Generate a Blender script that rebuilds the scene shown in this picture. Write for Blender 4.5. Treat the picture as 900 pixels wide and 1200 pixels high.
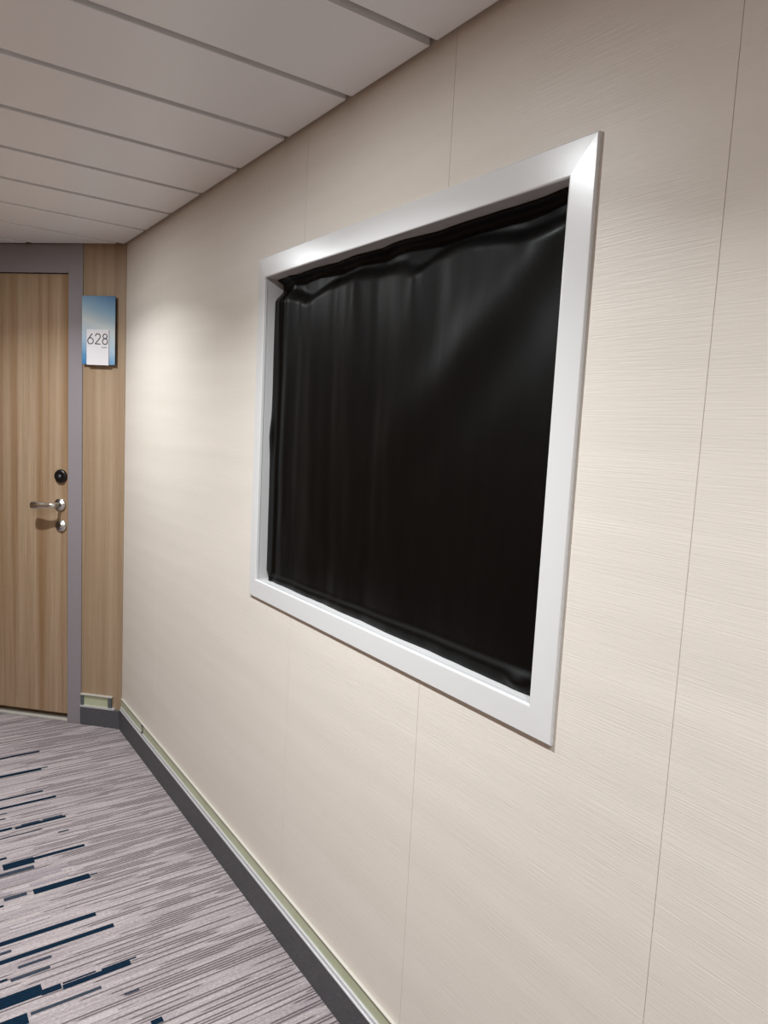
import bpy, bmesh, math, random
from mathutils import Vector, Matrix, noise

random.seed(7)
C = bpy.context.scene.collection
for _o in list(bpy.data.objects):
    bpy.data.objects.remove(_o)

# ------------------------------------------------------------------ camera
CAM_POS = Vector((-0.88687, 0.0, 1.40768))
cr = Vector((0.8192764, -0.57110849, 0.05119829))
cu = Vector((0.02158483, 0.11994325, 0.99254608))
cf = Vector((0.57299238, 0.81206447, -0.11059395))
cam = bpy.data.cameras.new('camera')
cam.sensor_fit = 'VERTICAL'
cam.sensor_height = 36.0
cam.lens = 846.29 / 1200.0 * 36.0
cam.clip_start = 0.02
camo = bpy.data.objects.new('camera', cam)
C.objects.link(camo)
M = Matrix.Identity(4)
for i in range(3):
    M[i][0] = cr[i]; M[i][1] = cu[i]; M[i][2] = -cf[i]; M[i][3] = CAM_POS[i]
camo.matrix_world = M
bpy.context.scene.camera = camo

# ------------------------------------------------------------------ world, exposure, lamps
w = bpy.data.worlds.new('world')
w.use_nodes = True
w.node_tree.nodes['Background'].inputs[0].default_value = (1, 0.95, 0.9, 1)
w.node_tree.nodes['Background'].inputs[1].default_value = 0.0
bpy.context.scene.world = w
vs = bpy.context.scene.view_settings
vs.view_transform = 'Standard'
vs.look = 'None'
vs.gamma = 1.0
vs.use_curve_mapping = False
vs.exposure = 0.0

H = 2.14
XL = -1.40            # opposite corridor wall
YB = -2.6             # corridor end behind the camera
YC = 3.247            # corner where the slanted door wall starts
R2 = math.sqrt(0.5)

LAMP_COL = (0.955, 1.0, 1.03)
LAMP_POWER = [13.0, 19.0, 12.5, 12.5]
LENS_POWER = [7.0, 8.0, 4.5, 4.5]
LAMP_SPREAD = 136
LAMP_XY = [(-0.70, 2.812), (-0.70, 1.312), (-0.70, -0.188), (-0.70, -1.688)]

# ------------------------------------------------------------------ helpers
def lin(r, g, b):
    def f(c):
        c /= 255.0
        return c / 12.92 if c <= 0.04045 else ((c + 0.055) / 1.055) ** 2.4
    return (f(r), f(g), f(b), 1.0)


class MB:
    def __init__(self):
        self.bm = bmesh.new()

    def box(self, x0, x1, y0, y1, z0, z1, mi=0, bevel=0.0, seg=2):
        v = [self.bm.verts.new((x, y, z)) for x in (x0, x1) for y in (y0, y1) for z in (z0, z1)]
        fs = []
        for q in ((0, 1, 3, 2), (4, 6, 7, 5), (0, 4, 5, 1), (2, 3, 7, 6), (0, 2, 6, 4), (1, 5, 7, 3)):
            f = self.bm.faces.new([v[i] for i in q]); f.material_index = mi; fs.append(f)
        if bevel > 0:
            es = list({e for f in fs for e in f.edges})
            bmesh.ops.bevel(self.bm, geom=es, offset=bevel, segments=seg, profile=0.5, affect='EDGES')
        return self

    def prism(self, pts, z0, z1, bevel=0.0, mi=0):
        a = [self.bm.verts.new((x, y, z0)) for x, y in pts]
        b = [self.bm.verts.new((x, y, z1)) for x, y in pts]
        n = len(pts)
        fs = [self.bm.faces.new(a[::-1]), self.bm.faces.new(b)]
        for i in range(n):
            fs.append(self.bm.faces.new((a[i], a[(i + 1) % n], b[(i + 1) % n], b[i])))
        for f in fs: f.material_index = mi
        if bevel > 0:
            es = list({e for f in fs for e in f.edges})
            bmesh.ops.bevel(self.bm, geom=es, offset=bevel, segments=2, profile=0.5, affect='EDGES')
        return self

    def quad(self, pts, mi=0):
        f = self.bm.faces.new([self.bm.verts.new(p) for p in pts]); f.material_index = mi
        return self

    def lathe(self, prof, center, axis, n=40, mi=0):
        """profile of (radius, height along axis)"""
        ax = Vector(axis).normalized()
        t = Vector((0, 0, 1)) if abs(ax.z) < 0.9 else Vector((1, 0, 0))
        e1 = ax.cross(t).normalized(); e2 = ax.cross(e1)
        c = Vector(center)
        rings = []
        for r, h in prof:
            if r < 1e-6:
                rings.append([self.bm.verts.new(c + ax * h)])
            else:
                rings.append([self.bm.verts.new(c + ax * h + (e1 * math.cos(2 * math.pi * k / n) + e2 * math.sin(2 * math.pi * k / n)) * r) for k in range(n)])
        for a, b in zip(rings, rings[1:]):
            for k in range(n):
                k2 = (k + 1) % n
                if len(a) == 1 and len(b) == 1: continue
                if len(a) == 1: f = self.bm.faces.new((a[0], b[k2], b[k]))
                elif len(b) == 1: f = self.bm.faces.new((a[k], a[k2], b[0]))
                else: f = self.bm.faces.new((a[k], a[k2], b[k2], b[k]))
                f.material_index = mi; f.smooth = True
        return self

    def tube(self, path, radii, n=20, squash=1.0, up=(0, 0, 1), mi=0):
        P = [Vector(p) for p in path]
        rings = []
        for i, p in enumerate(P):
            d = (P[min(i + 1, len(P) - 1)] - P[max(i - 1, 0)]).normalized()
            u = Vector(up)
            s = d.cross(u).normalized(); u = s.cross(d).normalized()
            r = radii[i]
            rings.append([self.bm.verts.new(p + s * math.cos(2 * math.pi * k / n) * r * squash + u * math.sin(2 * math.pi * k / n) * r) for k in range(n)])
        for a, b in zip(rings, rings[1:]):
            for k in range(n):
                f = self.bm.faces.new((a[k], a[(k + 1) % n], b[(k + 1) % n], b[k])); f.smooth = True; f.material_index = mi
        for rg in (rings[0][::-1], rings[-1]):
            f = self.bm.faces.new(rg); f.smooth = True; f.material_index = mi
        return self

    def build(self, name, mats, parent=None, smooth=False):
        bmesh.ops.recalc_face_normals(self.bm, faces=self.bm.faces[:])
        me = bpy.data.meshes.new(name)
        self.bm.to_mesh(me); self.bm.free()
        for m in (mats if isinstance(mats, (list, tuple)) else [mats]):
            me.materials.append(m)
        if smooth:
            for p in me.polygons: p.use_smooth = True
        o = bpy.data.objects.new(name, me)
        C.objects.link(o)
        if parent: o.parent = parent
        return o


def sstep(a, b2, x):
    t = min(1, max(0, (x - a) / (b2 - a)))
    return t * t * (3 - 2 * t)


def structure(o, label=None):
    o['kind'] = 'structure'
    o['category'] = o.name.split('_')[0]
    if label: o['label'] = label
    return o


def tag(o, label, cat, group=None):
    o['label'] = label; o['category'] = cat
    if group: o['group'] = group
    return o


def empty(name, loc=(0, 0, 0), rz=0.0):
    o = bpy.data.objects.new(name, None)
    o.empty_display_size = 0.1
    o.location = loc; o.rotation_euler = (0, 0, rz)
    C.objects.link(o)
    return o


# ------------------------------------------------------------------ materials
def mat(name, col, rough=0.5, metal=0.0, spec=0.5):
    m = bpy.data.materials.new(name)
    m.use_nodes = True
    b = m.node_tree.nodes['Principled BSDF']
    b.inputs['Base Color'].default_value = col
    b.inputs['Roughness'].default_value = rough
    b.inputs['Metallic'].default_value = metal
    b.inputs['Specular IOR Level'].default_value = spec
    return m, m.node_tree, b


def node(nt, kind, **kw):
    n = nt.nodes.new(kind)
    for k, v in kw.items(): setattr(n, k, v)
    return n


def coords(nt, scale=(1, 1, 1), loc=(0, 0, 0)):
    tc = node(nt, 'ShaderNodeTexCoord')
    mp = node(nt, 'ShaderNodeMapping')
    mp.inputs['Scale'].default_value = scale
    mp.inputs['Location'].default_value = loc
    nt.links.new(tc.outputs['Object'], mp.inputs['Vector'])
    return mp.outputs['Vector']


def noise_tex(nt, vec, scale=1.0, detail=2.0, rough=0.5):
    n = node(nt, 'ShaderNodeTexNoise')
    n.inputs['Scale'].default_value = scale
    n.inputs['Detail'].default_value = detail
    n.inputs['Roughness'].default_value = rough
    nt.links.new(vec, n.inputs['Vector'])
    return n.outputs['Fac']


def ramp(nt, fac, stops, interp='LINEAR'):
    r = node(nt, 'ShaderNodeValToRGB')
    r.color_ramp.interpolation = interp
    els = r.color_ramp.elements
    while len(els) < len(stops): els.new(0.5)
    for e, (p, c) in zip(els, stops):
        e.position = p; e.color = c
    nt.links.new(fac, r.inputs['Fac'])
    return r.outputs['Color']


def bump(nt, b, h, strength, dist):
    bp = node(nt, 'ShaderNodeBump')
    bp.inputs['Strength'].default_value = strength
    bp.inputs['Distance'].default_value = dist
    nt.links.new(h, bp.inputs['Height'])
    nt.links.new(bp.outputs['Normal'], b.inputs['Normal'])


def math_n(nt, op, a, b=None):
    n = node(nt, 'ShaderNodeMath', operation=op)
    for i, v in enumerate((a, b)):
        if v is None: continue
        if isinstance(v, (int, float)): n.inputs[i].default_value = v
        else: nt.links.new(v, n.inputs[i])
    return n.outputs[0]


def mix_col(nt, fac, a, b, blend='MIX'):
    n = node(nt, 'ShaderNodeMix', data_type='RGBA', blend_type=blend)
    if isinstance(fac, (int, float)): n.inputs[0].default_value = fac
    else: nt.links.new(fac, n.inputs[0])
    for i, v in ((6, a), (7, b)):
        if isinstance(v, tuple): n.inputs[i].default_value = v
        else: nt.links.new(v, n.inputs[i])
    return n.outputs[2]


# cream laminate wall with a fine horizontal emboss
WALL, nt, b = mat('cream_laminate', lin(222, 215, 207), 0.42, 0, 0.35)
v1 = coords(nt, (40, 10, 400))
n1 = noise_tex(nt, v1, 1.0, 3.0, 0.55)
v2 = coords(nt, (3, 1.2, 16))
n2 = noise_tex(nt, v2, 1.0, 2.0, 0.5)
nt.links.new(ramp(nt, n2, [(0.3, lin(220, 212, 201)), (0.7, lin(226, 218, 208))]), b.inputs['Base Color'])
bump(nt, b, n1, 0.4, 0.0010)

# white enamelled window frame
FRAMEW, nt, b = mat('white_enamel', lin(216, 216, 215), 0.26, 0, 0.5)
n1 = noise_tex(nt, coords(nt), 14.0, 2.0)
bump(nt, b, n1, 0.06, 0.003)

REVEALW, nt, b = mat('grey_white_liner', lin(194, 193, 192), 0.4, 0, 0.4)
bump(nt, b, noise_tex(nt, coords(nt), 25.0, 2.0), 0.05, 0.002)

# ceiling panel, pale grey lacquered metal
CEIL, nt, b = mat('lacquered_ceiling_metal', lin(242, 242, 244), 0.36, 0, 0.5)
n1 = noise_tex(nt, coords(nt, (1, 3, 3)), 2.0, 2.0)
bump(nt, b, n1, 0.05, 0.004)
CEILGAP, nt, b = mat('ceiling_backing', lin(150, 143, 136), 0.7)
nt.links.new(ramp(nt, noise_tex(nt, coords(nt), 20), [(0.3, lin(146, 139, 132)), (0.7, lin(154, 147, 140))]), b.inputs['Base Color'])


def wood(name, light, mid, dark, streaks):
    m, nt, b = mat(name, mid, 0.45, 0, 0.35)
    fine = noise_tex(nt, coords(nt, (260, 60, 3.0)), 1.0, 4.0, 0.6)
    wide = noise_tex(nt, coords(nt, (26, 8, 0.35)), 1.0, 2.0, 0.5)
    pore = noise_tex(nt, coords(nt, (420, 80, 14.0)), 1.0, 2.0, 0.6)
    c1 = ramp(nt, wide, [(0.28, dark), (0.48, mid), (0.72, light)])
    c2 = ramp(nt, fine, [(0.3, (0.72, 0.70, 0.68, 1)), (0.6, (1, 1, 1, 1))])
    c3 = ramp(nt, pore, [(0.30, (0.62, 0.58, 0.55, 1)), (0.40, (1, 1, 1, 1))])
    c = mix_col(nt, streaks, c1, c2, 'MULTIPLY')
    c = mix_col(nt, 0.45, c, c3, 'MULTIPLY')
    nt.links.new(c, b.inputs['Base Color'])
    bump(nt, b, fine, 0.12, 0.0008)
    return m


OAK = wood('oak_veneer_door', lin(178, 154, 128), lin(164, 138, 111), lin(146, 114, 82), 0.75)
OAKP = wood('oak_veneer_panel', lin(173, 150, 125), lin(161, 137, 111), lin(147, 122, 96), 0.6)

OAKD = wood('dark_veneer_panel', lin(132, 106, 82), lin(116, 91, 68), lin(100, 76, 55), 0.6)

GREYF, nt, b = mat('grey_door_frame_paint', lin(140, 133, 136), 0.4, 0, 0.4)
bump(nt, b, noise_tex(nt, coords(nt), 60.0, 2.0), 0.05, 0.001)
# charcoal skirting
SKIRT, nt, b = mat('charcoal_skirting', lin(74, 74, 77), 0.55, 0, 0.4)
n1 = noise_tex(nt, coords(nt), 180.0, 3.0, 0.7)
nt.links.new(ramp(nt, n1, [(0.3, lin(64, 64, 67)), (0.7, lin(92, 92, 95))]), b.inputs['Base Color'])
bump(nt, b, n1, 0.15, 0.0006)

ALU, nt, b = mat('brushed_aluminium', lin(200, 199, 200), 0.36, 0.35, 0.5)
bump(nt, b, noise_tex(nt, coords(nt, (4, 4, 300)), 1.0, 2.0), 0.02, 0.0004)
ALUW, nt, b = mat('pale_anodised_rail', lin(196, 192, 182), 0.45, 0.2, 0.4)
bump(nt, b, noise_tex(nt, coords(nt, (4, 4, 300)), 1.0, 2.0), 0.05, 0.0004)
GLOW, nt, b = mat('pale_green_safety_strip', lin(182, 186, 156), 0.4, 0, 0.4)
nt.links.new(ramp(nt, noise_tex(nt, coords(nt, (3, 3, 3)), 4.0, 3.0), [(0.3, lin(176, 180, 148)), (0.7, lin(188, 191, 162))]), b.inputs['Base Color'])
ENDCAP, nt, b = mat('dark_grey_end_cap', lin(84, 92, 92), 0.45)
bump(nt, b, noise_tex(nt, coords(nt), 200.0, 2.0), 0.1, 0.0004)

CHROME, nt, b = mat('satin_chrome', lin(222, 220, 214), 0.26, 1.0, 0.5)
bump(nt, b, noise_tex(nt, coords(nt), 90.0, 2.0), 0.04, 0.001)
BLACKP, nt, b = mat('black_plastic', lin(14, 14, 15), 0.32, 0, 0.5)
bump(nt, b, noise_tex(nt, coords(nt), 90.0, 2.0), 0.05, 0.001)
GREYDOT, nt, b = mat('grey_lens', lin(86, 92, 98), 0.3)
bump(nt, b, noise_tex(nt, coords(nt), 90.0, 2.0), 0.05, 0.001)

# black polythene sheet
FILM, nt, b = mat('black_polythene', (0.0006, 0.0005, 0.0004, 1), 0.42, 0, 0.17)
n1 = noise_tex(nt, coords(nt, (1, 30, 5)), 1.0, 3.0, 0.55)
n2 = noise_tex(nt, coords(nt, (1, 9, 1.2)), 1.0, 2.0, 0.5)
bump(nt, b, math_n(nt, 'ADD', math_n(nt, 'MULTIPLY', n1, 0.5), n2), 0.35, 0.004)

GLASS, nt, b = mat('dark_window_glass', (0.012, 0.012, 0.014, 1), 0.08, 0, 0.5)
bump(nt, b, noise_tex(nt, coords(nt), 3.0, 1.0), 0.01, 0.001)
SASH, nt, b = mat('beige_sash', lin(206, 190, 166), 0.45)
bump(nt, b, noise_tex(nt, coords(nt), 30.0, 2.0), 0.05, 0.001)

# carpet: rows of tufts running across the corridor
CARPET, nt, b = mat('striped_carpet', lin(160, 150, 153), 0.95, 0, 0.1)
tc = node(nt, 'ShaderNodeTexCoord')
sep = node(nt, 'ShaderNodeSeparateXYZ')
nt.links.new(tc.outputs['Object'], sep.inputs[0])
X, Y = sep.outputs[0], sep.outputs[1]


def rowed(ystep, xs, seed):
    row = math_n(nt, 'FLOOR', math_n(nt, 'DIVIDE', Y, ystep))
    wn = node(nt, 'ShaderNodeTexWhiteNoise', noise_dimensions='1D')
    nt.links.new(math_n(nt, 'ADD', row, seed), wn.inputs['W'])
    cx = math_n(nt, 'ADD', math_n(nt, 'MULTIPLY', X, xs), math_n(nt, 'MULTIPLY', wn.outputs['Value'], 900.0))
    cmb = node(nt, 'ShaderNodeCombineXYZ')
    nt.links.new(cx, cmb.inputs[0]); nt.links.new(math_n(nt, 'MULTIPLY', row, 13.7), cmb.inputs[1])
    return noise_tex(nt, cmb.outputs[0], 1.0, 1.0, 0.5), wn.outputs['Value']


nA, rA = rowed(0.0056, 5.0, 3.3)
nB, rB = rowed(0.0165, 3.0, 71.0)
nD, rD = rowed(0.0084, 2.8, 211.0)
tuft = noise_tex(nt, coords(nt, (120, 260, 210)), 1.0, 3.0, 0.65)
light = ramp(nt, nB, [(0.35, lin(150, 140, 142)), (0.5, lin(160, 150, 151)), (0.68, lin(168, 158, 158))])
mid = ramp(nt, nA, [(0.36, lin(136, 126, 128)), (0.50, lin(154, 144, 145)), (0.62, lin(176, 166, 164))], 'LINEAR')
base = mix_col(nt, 0.5, light, mid)
# thin dark lines, dense beside the skirting and rarer towards the bar pattern
sm = node(nt, 'ShaderNodeMapRange', interpolation_type='SMOOTHSTEP')
sm.inputs[1].default_value = -0.62; sm.inputs[2].default_value = -0.28
sm.inputs[3].default_value = 0.60; sm.inputs[4].default_value = 0.48
nt.links.new(X, sm.inputs[0])
ln = node(nt, 'ShaderNodeMapRange')
ln.inputs[1].default_value = 0.0; ln.inputs[2].default_value = 0.03; ln.inputs[3].default_value = 0.0; ln.inputs[4].default_value = 0.75
nt.links.new(math_n(nt, 'SUBTRACT', nD, sm.outputs[0]), ln.inputs[0])
# each line sits in the middle of its row and swells and thins along it
fr = math_n(nt, 'ABSOLUTE', math_n(nt, 'SUBTRACT', math_n(nt, 'FRACT', math_n(nt, 'DIVIDE', Y, 0.0084)), 0.5))
core = math_n(nt, 'LESS_THAN', fr, 0.30)
base = mix_col(nt, math_n(nt, 'MULTIPLY', ln.outputs[0], core), base, lin(70, 61, 64))
fleck = ramp(nt, tuft, [(0.30, (0.66, 0.65, 0.65, 1)), (0.66, (1.14, 1.14, 1.14, 1))])
base = mix_col(nt, 0.9, base, fleck, 'MULTIPLY')
nt.links.new(base, b.inputs['Base Color'])
bump(nt, b, tuft, 0.5, 0.003)


def tufted(name, a, c):
    m, nt, b = mat(name, a, 0.95, 0, 0.1)
    t = noise_tex(nt, coords(nt, (160, 330, 210)), 1.0, 2.0, 0.6)
    nt.links.new(ramp(nt, t, [(0.3, a), (0.7, c)]), b.inputs['Base Color'])
    bump(nt, b, t, 0.5, 0.003)
    return m


NAVY = tufted('navy_tufts', lin(4, 22, 38), lin(12, 36, 54))
SLATE = tufted('slate_tufts', lin(38, 45, 56), lin(60, 67, 78))
LILAC = tufted('lilac_grey_tufts', lin(128, 119, 123), lin(153, 144, 147))
PALE = tufted('pale_grey_tufts', lin(154, 145, 148), lin(176, 167, 168))

# ------------------------------------------------------------------ floor
fl = MB()
fl.prism([(0.0, YB), (0.0, YC), (XL, YC - XL), (XL, YB)], -0.06, 0.0)
BARS = [(-0.597, -0.578, 2.418, 0.011, 'g', 1), (-0.595, -0.507, 2.367, 0.0341, 'n', 0), (-0.608, -0.513, 2.327, 0.0186, 'g', 1), (-0.536, -0.378, 2.195, 0.0268, 'n', 0), (-0.379, -0.355, 2.197, 0.0059, 'n', 0), (-0.614, -0.553, 2.199, 0.0167, 'g', 0), (-0.627, -0.618, 2.171, 0.009, 'n', 1), (-0.647, -0.405, 2.005, 0.0176, 'n', 1), (-0.656, -0.374, 1.932, 0.0166, 'n', 1), (-0.652, -0.626, 1.966, 0.0105, 'g', 1), (-0.621, -0.542, 1.892, 0.01, 'g', 0), (-0.643, -0.552, 1.854, 0.011, 'g', 0), (-0.666, -0.649, 1.863, 0.0081, 'n', 1), (-0.675, -0.583, 1.786, 0.0381, 'n', 1), (-0.587, -0.541, 1.773, 0.0192, 'n', 0), (-0.539, -0.375, 1.765, 0.0171, 'n', 0), (-0.537, -0.458, 1.779, 0.0053, 'n', 0), (-0.444, -0.357, 1.777, 0.0054, 'n', 0), (-0.619, -0.459, 1.718, 0.0098, 'g', 0), (-0.418, -0.382, 1.665, 0.0073, 'g', 0), (-0.684, -0.626, 1.709, 0.035, 'n', 1), (-0.389, -0.362, 1.544, 0.0162, 'n', 0), (-0.53, -0.354, 2.372, 0.0148, 'n', 0), (-0.504, -0.356, 3.169, 0.0139, 'n', 1), (-0.524, -0.378, 3.002, 0.02, 'n', 1), (-0.379, -0.353, 3.007, 0.0077, 'g', 0), (-0.548, -0.404, 2.813, 0.0111, 'n', 1), (-0.555, -0.371, 2.748, 0.0149, 'n', 1), (-0.561, -0.539, 2.706, 0.0061, 'g', 1), (-0.565, -0.548, 2.67, 0.0079, 'g', 1), (-0.575, -0.539, 2.594, 0.0151, 'n', 1), (-0.53, -0.369, 2.587, 0.0134, 'n', 0), (-0.509, -0.451, 2.599, 0.0096, 'g', 0), (-0.441, -0.378, 2.599, 0.0117, 'g', 0), (-0.581, -0.453, 2.541, 0.0055, 'g', 1), (-0.412, -0.378, 2.491, 0.0073, 'g', 0), (-0.597, -0.578, 2.418, 0.0099, 'n', 1)]
rnd = random.Random(11)
k = 0


def carpet_bar(x0, x1, y, wd, mi):
    global k
    k += 1
    z = 0.0006 + 0.00002 * (k % 40)
    y0, y1 = y - wd / 2, y + wd / 2
    fl.quad([(x0, y0, z), (x1, y0, z), (x1, y1, z), (x0, y1, z)], mi)


for (x0, x1, y, wd, c, ext) in BARS:
    if ext: x0 -= rnd.uniform(0.05, 0.35)
    carpet_bar(x0, x1, y, wd, 1 if c == 'n' else 2)
# quieter grey blocks between the bars
for i in range(150):
    y = rnd.uniform(YB + 0.1, 3.2)
    x1 = -0.40 - abs(rnd.gauss(0, 0.10)); x0 = x1 - rnd.uniform(0.06, 0.3)
    bad = any(abs(y - q[2]) < 0.022 for q in BARS)
    if not bad: carpet_bar(max(x0, XL + 0.4), x1, y, rnd.choice((0.006, 0.011, 0.017)), rnd.choice((3, 4, 4)))
# the bar pattern carries on out of the picture
for i in range(230):
    y = rnd.uniform(YB + 0.1, 3.9)
    x1 = rnd.uniform(-1.0, -0.72) if y > 1.5 else rnd.uniform(-1.0, -0.36)
    if y > 1.5 and y < 1.6: x1 = -0.75
    x0 = max(x1 - rnd.uniform(0.05, 0.3), XL + 0.33 + rnd.uniform(0, 0.1))
    if x1 - x0 < 0.03: continue
    carpet_bar(x0, x1, y, rnd.choice((0.0056, 0.011, 0.0168, 0.0168, 0.028)), rnd.choice((1, 1, 2)))
structure(fl.build('floor', [CARPET, NAVY, SLATE, LILAC, PALE]), 'grey striped carpet with navy bars')

# ------------------------------------------------------------------ ceiling
ce = MB()
ce.prism([(0.03, YB), (0.03, YC), (0.03 + 0.0, YC + 0.02), (XL, YC - XL + 0.05), (XL, YB)], H + 0.03, H + 0.08)
ceiling = structure(ce.build('ceiling', CEILGAP), 'pale grey metal plank ceiling')


def clip_diag(pts, c):
    """keep x + y <= c"""
    out = []
    n = len(pts)
    for i in range(n):
        a, b2 = pts[i], pts[(i + 1) % n]
        da, db = a[0] + a[1] - c, b2[0] + b2[1] - c
        if da <= 0: out.append(a)
        if (da < 0 < db) or (db < 0 < da):
            t = da / (da - db)
            out.append((a[0] + (b2[0] - a[0]) * t, a[1] + (b2[1] - a[1]) * t))
    return out


GAP0 = 1.172
kk = -13
while GAP0 + 0.3 * kk < YC - XL:
    y0 = max(GAP0 + 0.3 * kk, YB + 0.003); y1 = y0 + 0.277
    if GAP0 + 0.3 * kk < YB: y1 = GAP0 + 0.3 * kk + 0.277
    kk += 1
    if y1 < YB + 0.02: continue
    pts = clip_diag([(XL + 0.006, y0), (-0.010, y0), (-0.010, y1), (XL + 0.006, y1)], YC - 0.012)
    if len(pts) < 3: continue
    holes = [l for l in LAMP_XY if y0 < l[1] < y1]
    m = MB()
    if holes:
        # a plank with a square cut-out hidden under the lamp's trim ring
        lx, ly = holes[0]; r = 0.034
        xs = [XL + 0.006, lx - r, lx + r, -0.010]; ys = [y0, ly - r, ly + r, y1]
        for i in range(3):
            for j in range(3):
                if i == 1 and j == 1: continue
                m.prism([(xs[i], ys[j]), (xs[i + 1], ys[j]), (xs[i + 1], ys[j + 1]), (xs[i], ys[j + 1])], H, H + 0.02)
        bmesh.ops.remove_doubles(m.bm, verts=m.bm.verts[:], dist=1e-5)
    else:
        m.prism(pts, H, H + 0.024, bevel=0.0018)
    m.build('ceiling_panel', CEIL, ceiling)

# ------------------------------------------------------------------ walls
SEAM0, SEAMP = 0.544, 0.558
HY0, HY1, HZ0, HZ1 = 0.789, 1.880, 0.957, 1.820        # hole for the window
wr = MB()
seams = [YB]
q = SEAM0 - SEAMP * 8
while q < YC:
    if q > YB + 0.02 and q < YC - 0.02: seams.append(q)
    q += SEAMP
seams.append(YC)
for a, c in zip(seams, seams[1:]):
    a2, c2 = a + 0.0005, c - 0.0005
    def strip(y0, y1, z0, z1):
        if y1 - y0 > 0.002: wr.box(0.0, 0.0012, y0, y1, z0, z1, bevel=0.0004, seg=1)
    if c2 < HY0 or a2 > HY1:
        strip(a2, c2, 0.0, H + 0.03)
    else:
        # one sheet with a notch: build as flush boxes without bevels inside
        y0, y1 = max(a2, HY0), min(c2, HY1)
        wr.box(0.0, 0.0012, y0, y1, 0.0, HZ0); wr.box(0.0, 0.0012, y0, y1, HZ1, H + 0.03)
        if a2 < HY0: wr.box(0.0, 0.0012, a2, HY0, 0.0, H + 0.03)
        if c2 > HY1: wr.box(0.0, 0.0012, HY1, c2, 0.0, H + 0.03)
wr.box(0.0012, 0.09, YB, HY0, 0, H + 0.03); wr.box(0.0012, 0.09, HY1, YC, 0, H + 0.03)
wr.box(0.0012, 0.09, HY0, HY1, 0, HZ0); wr.box(0.0012, 0.09, HY0, HY1, HZ1, H + 0.03)
structure(wr.build('wall_right', WALL), 'cream laminate panel wall')
wl = MB()
yy = YB
while yy < YC - XL:
    wl.box(XL - 0.06, XL, yy + 0.0009, min(yy + SEAMP, YC - XL) - 0.0009, 0, H + 0.03)
    yy += SEAMP
structure(wl.build('wall_left', OAKD), 'dark veneer wall opposite')
structure(MB().box(XL, 0, YB - 0.06, YB, 0, H + 0.03).build('wall_back', WALL), 'cream wall at the corridor end')

# slanted door wall: local X runs along it from the corner, local Y comes out of it
FR = (0.0, YC, 0.0); FA = math.radians(135)
SJ0, SJ1, SD1, SJ2, SEND = 0.201, 0.268, 1.000, 1.067, -XL / R2
wf = MB()
wf.box(0.0008, SJ0, -0.05, 0.0, 0.0, H + 0.03)
wf.box(SJ2, SEND, -0.05, 0.0, 0.0, H + 0.03)
wf.box(SJ0, SJ2, -0.05, -0.045, 0.0, H + 0.03)
o = wf.build('wall_front', OAKP); o.location = FR; o.rotation_euler = (0, 0, FA)
structure(o, 'oak veneer wall panel beside the cabin door')

# ------------------------------------------------------------------ door
door = empty('door_1', FR, FA)
structure(door, 'oak veneer cabin door in a grey metal frame')
m = MB()
m.box(SJ0, SJ1, -0.04, 0.008, 0.0, H - 0.001, bevel=0.002)
o = m.build('door_jamb', GREYF, door)
m = MB(); m.box(SD1, SJ2, -0.04, 0.008, 0.0, H - 0.001, bevel=0.002); m.build('door_jamb', GREYF, door)
m = MB(); m.box(SJ1 + 0.0005, SD1 - 0.0005, -0.04, 0.004, 2.018, H - 0.001, bevel=0.0015)
m.build('door_header', GREYF, door)
m = MB(); m.box(SJ1 + 0.003, SD1 - 0.003, -0.038, -0.003, 0.035, 2.014, bevel=0.0015)
leaf = m.build('door_leaf', OAK, door)
m = MB(); m.box(SJ1 + 0.001, SD1 - 0.001, -0.04, 0.004, 0.0, 0.010, bevel=0.002)
m.build('threshold', ALUW, door)
YF = -0.003
# black electronic reader
m = MB()
m.lathe([(0.0, 0), (0.030, 0), (0.030, 0.006), (0.0275, 0.0115), (0.022, 0.0135), (0.014, 0.0125), (0, 0.012)], (0.307, YF, 1.136), (0, 1, 0))
lock = m.build('card_reader', BLACKP, door)
m = MB(); m.lathe([(0.0, 0.0), (0.007, 0.0), (0.0065, 0.0016), (0, 0.002)], (0.307, YF + 0.0122, 1.136), (0, 1, 0), 20)
m.build('reader_light', GREYDOT, lock)
# lever handle
m = MB()
m.lathe([(0, 0), (0.027, 0), (0.027, 0.006), (0.0255, 0.0085), (0.012, 0.0095), (0.011, 0.012)], (0.311, YF, 1.008), (0, 1, 0))
rose = m.build('handle_rose', CHROME, door)
path, rad = [], []
for i in range(6):
    path.append((0.311, YF + 0.008 + 0.035 * i / 5, 1.008)); rad.append(0.0115)
for i in range(1, 9):
    a = math.pi / 2 * i / 8
    path.append((0.311 + 0.016 * (1 - math.cos(a)), YF + 0.043 + 0.016 * math.sin(a), 1.008)); rad.append(0.0115 - 0.0005 * i / 8)
for i in range(1, 15):
    t = i / 14
    path.append((0.327 + 0.083 * t, YF + 0.059 + 0.004 * math.sin(t * 3.1), 1.008 - 0.004 * t))
    rad.append(0.0110 + 0.0055 * sstep(0.15, 0.7, t))
for i in range(1, 6):
    a = math.pi / 2 * i / 5
    path.append((0.410 + 0.009 * math.sin(a), YF + 0.059, 1.004)); rad.append(max(0.0165 * math.cos(a), 0.0012))
m = MB(); m.tube(path, rad, 20, squash=0.7)
m.build('lever_handle', CHROME, door)
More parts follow.
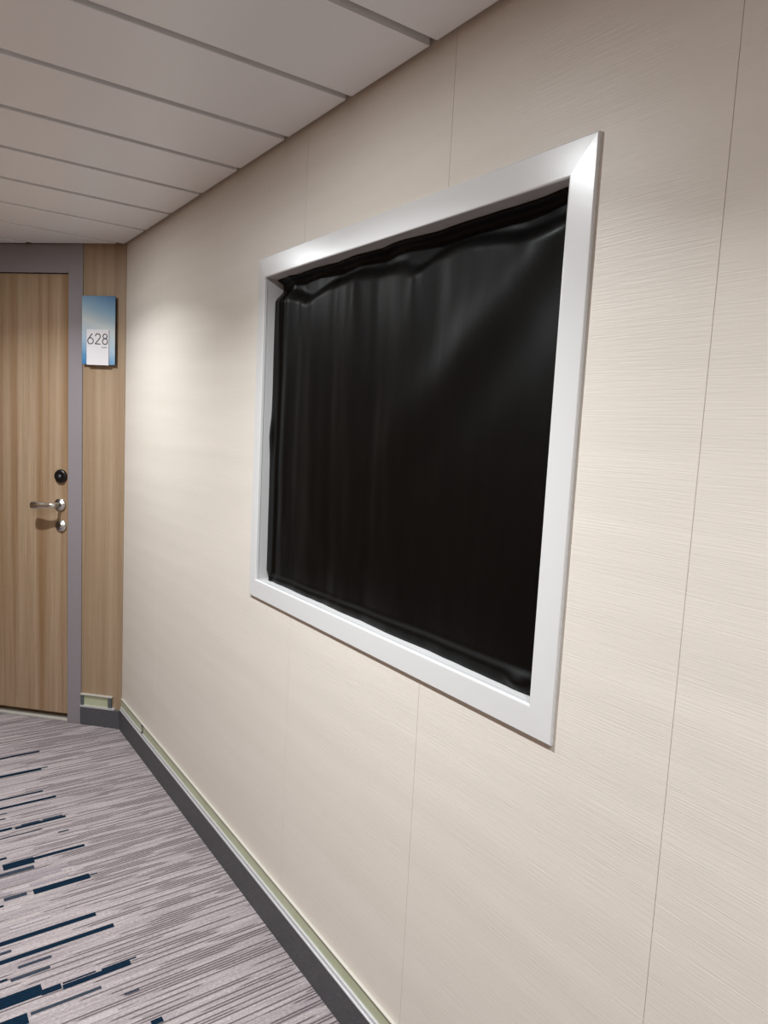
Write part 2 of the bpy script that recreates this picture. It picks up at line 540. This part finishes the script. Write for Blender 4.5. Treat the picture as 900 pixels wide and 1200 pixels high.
# key cylinder
m = MB()
m.lathe([(0, 0), (0.027, 0), (0.027, 0.005), (0.025, 0.0075), (0.013, 0.008), (0.013, 0.0105), (0, 0.0105)], (0.306, YF, 0.913), (0, 1, 0))
cyl = m.build('key_cylinder', CHROME, door)
m = MB(); m.box(0.3045, 0.3075, YF + 0.010, YF + 0.0112, 0.907, 0.922); m.lathe([(0, 0.0102), (0.0035, 0.0102), (0.0035, 0.0113), (0, 0.0113)], (0.306, YF, 0.921), (0, 1, 0), 16)
m.build('keyhole', BLACKP, cyl)

# ------------------------------------------------------------------ window
window = empty('window_1', (0.0, 1.3285, 0.917))
structure(window, 'white framed window let into the cream wall')
WO = Vector((0.0, 1.3285, 0.917))
OY0, OY1, OZ0, OZ1 = 0.749, 1.909, 0.9165, 1.864          # outer edge
IY0, IY1, IZ0, IZ1 = 0.800, 1.868, 0.9685, 1.809          # opening


def ring(m, prof, mi=0):
    """sweep (t, x) round the rectangle: t=0 on the outer edge, 1 on the opening"""
    loops = []
    for t, x in prof:
        y0 = OY0 + (IY0 - OY0) * t; y1 = OY1 + (IY1 - OY1) * t
        z0 = OZ0 + (IZ0 - OZ0) * t; z1 = OZ1 + (IZ1 - OZ1) * t
        loops.append([m.bm.verts.new(Vector(c) - WO) for c in ((x, y0, z0), (x, y1, z0), (x, y1, z1), (x, y0, z1))])
    for a, c in zip(loops, loops[1:]):
        for i in range(4):
            f = m.bm.faces.new((a[i], a[(i + 1) % 4], c[(i + 1) % 4], c[i])); f.material_index = mi


m = MB()
ring(m, [(0.0, -0.0002), (0.0, -0.0052), (0.010, -0.0064), (0.035, -0.0070), (0.94, -0.0078), (0.98, -0.0073), (1.0, -0.0058), (1.0, 0.002), (0.9, 0.002), (0.0, -0.001)])
m.build('window_frame', FRAMEW, window)
m = MB()
ring(m, [(1.0, 0.001), (1.0, 0.062), (0.90, 0.062), (0.90, 0.001), (1.0, 0.001)])
m.build('window_reveal', REVEALW, window)
m = MB()
ring(m, [(1.0, 0.062), (1.55, 0.062), (1.6, 0.066), (1.6, 0.074), (1.0, 0.074), (1.0, 0.062)])
m.build('window_sash', SASH, window)
m = MB(); m.box(0.068, 0.074, IY0 + 0.02 - WO.y, IY1 - 0.02 - WO.y, IZ0 + 0.02 - WO.z, IZ1 - 0.02 - WO.z)
m.build('window_pane', GLASS, window)

# ------------------------------------------------------------------ black sheet in the window
def gauss(x, s): return math.exp(-(x / s) ** 2)


def sheet_point(u, v):
    """u: 0 at the near jamb, 1 at the far jamb; v: 0 at the sill, 1 at the head"""
    y = IY0 + 0.002 + u * (IY1 - IY0 - 0.004)
    z = IZ0 + 0.002 + v * (IZ1 - IZ0 - 0.003)
    x = 0.031
    d = 0.0
    # hanging folds, stronger in the far upper part
    fade = 0.25 + 0.75 * sstep(0.0, 0.85, v)
    for (c, s, a, lean) in ((0.93, 0.016, 0.0045, 0.00), (0.885, 0.020, -0.003, 0.01), (0.80, 0.028, 0.004, 0.02), (0.71, 0.02, -0.0035, 0.02),
                            (0.62, 0.035, 0.005, 0.02), (0.53, 0.022, -0.004, 0.01), (0.45, 0.045, 0.0055, 0.03), (0.34, 0.030, -0.004, 0.04)):
        d += a * gauss(u - c + lean * (1 - v), s) * fade * sstep(0.02, 0.12, u)
    # long crease falling from the near upper corner
    cu_ = 0.03 + (0.97 - v) * 0.80
    prof = gauss(u - cu_, 0.055 + 0.10 * (1 - v))
    d += 0.012 * prof * sstep(0.25, 0.9, v)
    d -= 0.006 * gauss(u - cu_ + 0.13, 0.08) * sstep(0.3, 0.9, v)
    # belly
    d += 0.004 * math.sin(math.pi * v) * math.sin(math.pi * u)
    d += 0.0022 * noise.noise(Vector((u * 9, v * 4, 1.7))) + 0.001 * noise.noise(Vector((u * 26, v * 7, 4.2)))
    # tucked back under the head in scallops
    edge = 0.945 + 0.016 * noise.noise(Vector((u * 5.5, 0.3, 9.1))) - 0.020 * gauss(u - 0.40, 0.035) - 0.022 * gauss(u - 0.83, 0.06) + 0.012 * gauss(u, 0.03)
    tuck = sstep(edge - 0.022, edge + 0.024, v)
    d -= 0.019 * tuck * sstep(1.0, 0.985, v)
    # puckers hanging off the fixings
    for c, s in ((0.01, 0.05), (0.40, 0.05), (0.62, 0.06), (0.86, 0.05), (0.97, 0.03)):
        d += 0.004 * gauss(u - c, s * (0.25 + 1.4 * max(0, 0.95 - v))) * sstep(0.7, 0.95, v) * (1 - tuck)
    # rolled foot lying on the sill
    ft = 0.016 + 0.020 * (1 - u) + 0.003 * noise.noise(Vector((u * 7, 5.5, 2.0)))
    d += 0.0085 * sstep(ft + 0.015, ft - 0.008, v)
    # far edge pressed flat against the jamb, with one upright fold beside it
    d += 0.005 * sstep(0.955, 0.968, u) * (1 - tuck)
    d += 0.004 * sstep(0.978, 0.990, u) * gauss(v - 0.49, 0.05)
    # a little tear-off bulge on the sill near the near corner
    d += 0.006 * gauss(u - 0.055, 0.02) * gauss(v - 0.014, 0.012)
    return Vector((x - d, y, z))


NU, NV = 230, 190
m = MB()
grid = []
for j in range(NV + 1):
    row = []
    for i in range(NU + 1):
        p = sheet_point(i / NU, j / NV)
        row.append(m.bm.verts.new(p - Vector((0.031, 1.334, 0.9685))))
    grid.append(row)
for j in range(NV):
    for i in range(NU):
        u, v = (i + 0.5) / NU, (j + 0.5) / NV
        if u > 0.968 and v < 0.030 - 0.6 * (1 - u): continue       # torn far bottom corner
        f = m.bm.faces.new((grid[j][i], grid[j][i + 1], grid[j + 1][i + 1], grid[j + 1][i])); f.smooth = True
bmesh.ops.delete(m.bm, geom=[v for v in m.bm.verts if not v.link_faces], context='VERTS')
sheet = m.build('blackout_sheet', FILM)
sheet.location = (0.031, 1.334, 0.9685)
sol = sheet.modifiers.new('thickness', 'SOLIDIFY'); sol.thickness = 0.0006; sol.offset = 0
tag(sheet, 'creased black plastic sheet filling the opening of the white window frame', 'sheet')

# ------------------------------------------------------------------ skirting and low safety strip
def local(o):
    o.location = FR; o.rotation_euler = (0, 0, FA); return o


m = MB(); m.box(-0.013, -0.0002, YB, YC - 0.0055, 0.0, 0.093, bevel=0.0012)
structure(m.build('baseboard_right', SKIRT), 'charcoal skirting along the cream wall')
m = MB(); m.box(0.006, SJ0 - 0.0005, 0.0, 0.012, 0.0, 0.083, bevel=0.0012)
structure(local(m.build('baseboard_front', SKIRT)), 'short charcoal skirting beside the door')
m = MB(); m.box(SJ2 + 0.0005, SEND - 0.014, 0.0, 0.012, 0.0, 0.083, bevel=0.0012)
structure(local(m.build('baseboard_front', SKIRT)), 'charcoal skirting beyond the door')
m = MB(); m.box(XL, XL + 0.012, YB, YC - XL - 0.02, 0.0, 0.093, bevel=0.0012)
structure(m.build('baseboard_left', SKIRT), 'charcoal skirting on the opposite wall')
m = MB(); m.box(XL + 0.014, -0.014, YB, YB + 0.012, 0.0, 0.093, bevel=0.0012)
structure(m.build('baseboard_back', SKIRT), 'charcoal skirting at the corridor end')

strip = empty('safety_light_strip', (0, YC, 0.093))
tag(strip, 'long low pale green safety strip in metal rails along the cream wall', 'safety strip')


def rel(m, o): bmesh.ops.translate(m.bm, verts=m.bm.verts[:], vec=-Vector(o)); return m


SO = (0, YC, 0.093)
Y1 = YC - 0.002
m = MB()
m.box(-0.0145, -0.0002, YB + 0.013, Y1 - 0.012, 0.0932, 0.0985, bevel=0.001)
m.box(-0.0105, -0.0002, YB + 0.013, Y1 - 0.010, 0.0985, 0.108, bevel=0.0008)
rel(m, SO).build('lower_rail', ALU, strip)
m = MB(); m.box(-0.0055, -0.0002, YB + 0.013, Y1 - 0.006, 0.108, 0.1435)
rel(m, SO).build('glow_insert', GLOW, strip)
m = MB(); m.box(-0.0085, -0.0002, YB + 0.013, Y1 - 0.010, 0.1435, 0.1468, bevel=0.0010)
rel(m, SO).build('upper_rail', ALUW, strip)
m = MB()
m.box(-0.0120, -0.006, 2.905, 2.917, 0.1085, 0.1145, bevel=0.001)
m.box(-0.0075, -0.005, 2.907, 2.915, 0.112, 0.140, bevel=0.001)
m.box(-0.0120, -0.006, 2.905, 2.917, 0.137, 0.1432, bevel=0.001)
rel(m, SO).build('joint_clip', ENDCAP, strip)

short = empty('safety_light_strip', (-0.085 * 1.0, YC + 0.085, 0.083), FA)
tag(short, 'short pale green safety strip on the wood panel beside the door', 'safety strip')
sx = 0.12


def srel(m): bmesh.ops.translate(m.bm, verts=m.bm.verts[:], vec=(-0.085 / R2, 0, -0.083)); return m


m = MB(); m.box(0.030, SJ0 - 0.001, 0.0002, 0.0135, 0.0832, 0.0925, bevel=0.001)
srel(m).build('lower_rail', ALU, short)
m = MB(); m.box(0.064, 0.184, 0.0002, 0.006, 0.0925, 0.1395)
srel(m).build('glow_insert', GLOW, short)
m = MB(); m.box(0.043, SJ0 - 0.001, 0.0002, 0.0125, 0.1395, 0.1465, bevel=0.001)
srel(m).build('upper_rail', ALUW, short)
for a, c in ((0.048, 0.064), (0.184, SJ0 - 0.002)):
    m = MB(); m.box(a, c, 0.0002, 0.010, 0.0925, 0.1395, bevel=0.001)
    srel(m).build('end_cap', ENDCAP, short)

# ------------------------------------------------------------------ room number sign
# sign face colours are its own print: blue sky over pale cloud over sea
SKY, nt, b = mat('sea_and_sky_print', lin(90, 140, 180), 0.3, 0, 0.5)
tc = node(nt, 'ShaderNodeTexCoord')
sep = node(nt, 'ShaderNodeSeparateXYZ'); nt.links.new(tc.outputs['Object'], sep.inputs[0])
diag = math_n(nt, 'ADD', math_n(nt, 'MULTIPLY', sep.outputs[2], 1 / 0.289), math_n(nt, 'MULTIPLY', sep.outputs[0], -0.22 / 0.159))
soft = noise_tex(nt, coords(nt, (3, 3, 10)), 1.0, 2.0)
fac = math_n(nt, 'ADD', diag, math_n(nt, 'MULTIPLY', math_n(nt, 'SUBTRACT', soft, 0.5), 0.12))
fac = math_n(nt, 'ADD', math_n(nt, 'MULTIPLY', fac, 0.76), 0.12)
nt.links.new(ramp(nt, fac, [(0.0, lin(48, 110, 164)), (0.16, lin(92, 142, 180)), (0.34, lin(168, 190, 205)), (0.55, lin(196, 204, 204)), (0.74, lin(136, 168, 190)), (1.0, lin(44, 98, 150))]), b.inputs['Base Color'])
CARD, nt, b = mat('white_number_plate', lin(222, 218, 220), 0.4)
bump(nt, b, noise_tex(nt, coords(nt), 60.0, 2.0), 0.03, 0.0005)
INK, nt, b = mat('dark_grey_lettering', lin(52, 50, 54), 0.5)
bump(nt, b, noise_tex(nt, coords(nt), 60.0, 2.0), 0.03, 0.0005)

SGN = Vector((0.1175, 0.0, 1.632))                     # local position on the slanted wall
dd = Vector((-R2, R2, 0)); oo = Vector((-R2, -R2, 0))
sign = empty('room_number_sign', Vector(FR) + dd * SGN.x + Vector((0, 0, SGN.z)), FA)
tag(sign, 'blue and white room number sign reading 628 on wood panel beside the door', 'sign')
m = MB(); m.box(-0.0745, 0.0745, 0.0002, 0.016, 0.004, 0.285, bevel=0.001); m.build('back_plate', BLACKP, sign)
m = MB(); m.box(-0.0775, 0.0775, 0.0165, 0.0195, 0.0, 0.289, bevel=0.0006); m.build('printed_panel', SKY, sign)
m = MB(); m.box(-0.0515, 0.0515, 0.0197, 0.0257, -0.003, 0.147, bevel=0.0008); card = m.build('number_plate', CARD, sign)
T = 0.0258


def ribbon(m, pts, hw=0.0019, closed=False):
    P = [Vector((p[0], p[1])) for p in pts]
    n = len(P)
    L, Rr = [], []
    for i in range(n):
        a = P[(i - 1) % n] if (closed or i > 0) else P[i]
        c = P[(i + 1) % n] if (closed or i < n - 1) else P[i]
        d = (c - a).normalized(); nn = Vector((-d.y, d.x))
        for lst, s in ((L, 1), (Rr, -1)):
            qq = P[i] + nn * hw * s
            lst.append((m.bm.verts.new((-qq.x, T, qq.y)), m.bm.verts.new((-qq.x, T + 0.0008, qq.y))))
    rng = n if closed else n - 1
    for i in range(rng):
        j = (i + 1) % n
        m.bm.faces.new((L[i][1], L[j][1], Rr[j][1], Rr[i][1]))
        m.bm.faces.new((L[i][0], L[j][0], L[j][1], L[i][1]))
        m.bm.faces.new((Rr[i][0], Rr[j][0], Rr[j][1], Rr[i][1]))


def arc(cx, cy, r, a0, a1, n=28, ry=None):
    ry = ry or r
    return [(cx + r * math.cos(math.radians(a0 + (a1 - a0) * i / n)), cy + ry * math.sin(math.radians(a0 + (a1 - a0) * i / n))) for i in range(n + 1)]


# viewer's x runs opposite to local X; plate spans -0.0515 .. 0.0515
BZ = 0.0848
x6, x2, x8 = -0.0328, 0.0017, 0.0352
m = MB()
ribbon(m, arc(x6, BZ + 0.0140, 0.0130, 0, 360)[:-1], closed=True)
ribbon(m, [(x6 - 0.0113, BZ + 0.0204), (x6 - 0.0015, BZ + 0.0330), (x6 + 0.0080, BZ + 0.0450)])
m.build('digit', INK, card)
m = MB()
pts = arc(x2, BZ + 0.0330, 0.0115, 172, -32)
pts += [(x2 - 0.0125, BZ + 0.0018), (x2 - 0.0118, BZ + 0.0017), (x2 + 0.0125, BZ + 0.0017)]
ribbon(m, pts)
m.build('digit', INK, card)
m = MB()
ribbon(m, arc(x8, BZ + 0.0125, 0.0118, 0, 360)[:-1], closed=True)
ribbon(m, arc(x8, BZ + 0.0345, 0.0096, 0, 360)[:-1], closed=True)
m.build('digit', INK, card)
# tiny grey tactile marks under the number
m = MB()
rr = random.Random(5)
for i in range(5):
    xx = 0.0225 + 0.0052 * i
    ribbon(m, arc(xx, 0.0725, 0.0016, 20, 300 + 40 * (i % 2), 8), 0.0004)
    if i in (0, 2): ribbon(m, [(xx + 0.0018, 0.0745), (xx + 0.0018, 0.0692)], 0.0004)
m.build('small_print', INK, card)
m = MB()
for i in range(6):
    for r_, c_ in ((0, 0), (1, 0), (1, 1)) if i % 2 else ((0, 0), (0, 1), (2, 0)):
        m.lathe([(0.0008, 0), (0.0007, 0.0004), (0, 0.0006)], (0.040 - 0.0062 * i - 0.0024 * c_, T - 0.0001, 0.077 - 0.0024 * r_), (0, 1, 0), 8)
m.build('braille', CARD, card)

# ------------------------------------------------------------------ recessed ceiling lights
EMIT = bpy.data.materials.new('lamp_lens'); EMIT.use_nodes = True
e = EMIT.node_tree.nodes['Principled BSDF']
e.inputs['Base Color'].default_value = (0.9, 0.9, 0.88, 1)
e.inputs['Emission Color'].default_value = (LAMP_COL[0], LAMP_COL[1], LAMP_COL[2], 1)
e.inputs['Emission Strength'].default_value = 10.0
names = ['round recessed ceiling light nearest the slanted door wall', 'second round recessed ceiling light from the door wall',
         'third round recessed ceiling light from the door wall', 'round recessed ceiling light nearest the corridor end']
for (lx, ly), lab, pw, gl in zip(LAMP_XY, names, LAMP_POWER, LENS_POWER):
    t = empty('ceiling_light', (lx, ly, H))
    tag(t, lab, 'ceiling light', 'recessed ceiling lights')
    m = MB(); m.lathe([(0.033, 0.015), (0.033, -0.001), (0.036, -0.004), (0.052, -0.003), (0.053, -0.0002), (0.034, -0.0002)], (0, 0, 0), (0, 0, 1)); m.build('trim_ring', FRAMEW, t)
    m = MB(); m.lathe([(0, 0.006), (0.033, 0.006), (0.033, 0.012), (0, 0.012)], (0, 0, 0), (0, 0, 1)); m.build('lens', EMIT, t)
    # the reflector's beam, and the wide soft glow of the lens itself
    for nm, p_, spread, dz in (('reflector_beam', pw, LAMP_SPREAD, -0.007), ('lens_glow', gl, 180, -0.006)):
        L = bpy.data.lights.new(nm, 'AREA')
        L.shape = 'DISK'; L.size = 0.066; L.spread = math.radians(spread)
        L.energy = p_; L.color = LAMP_COL
        lo = bpy.data.objects.new(nm, L); C.objects.link(lo); lo.parent = t; lo.location = (0, 0, dz)
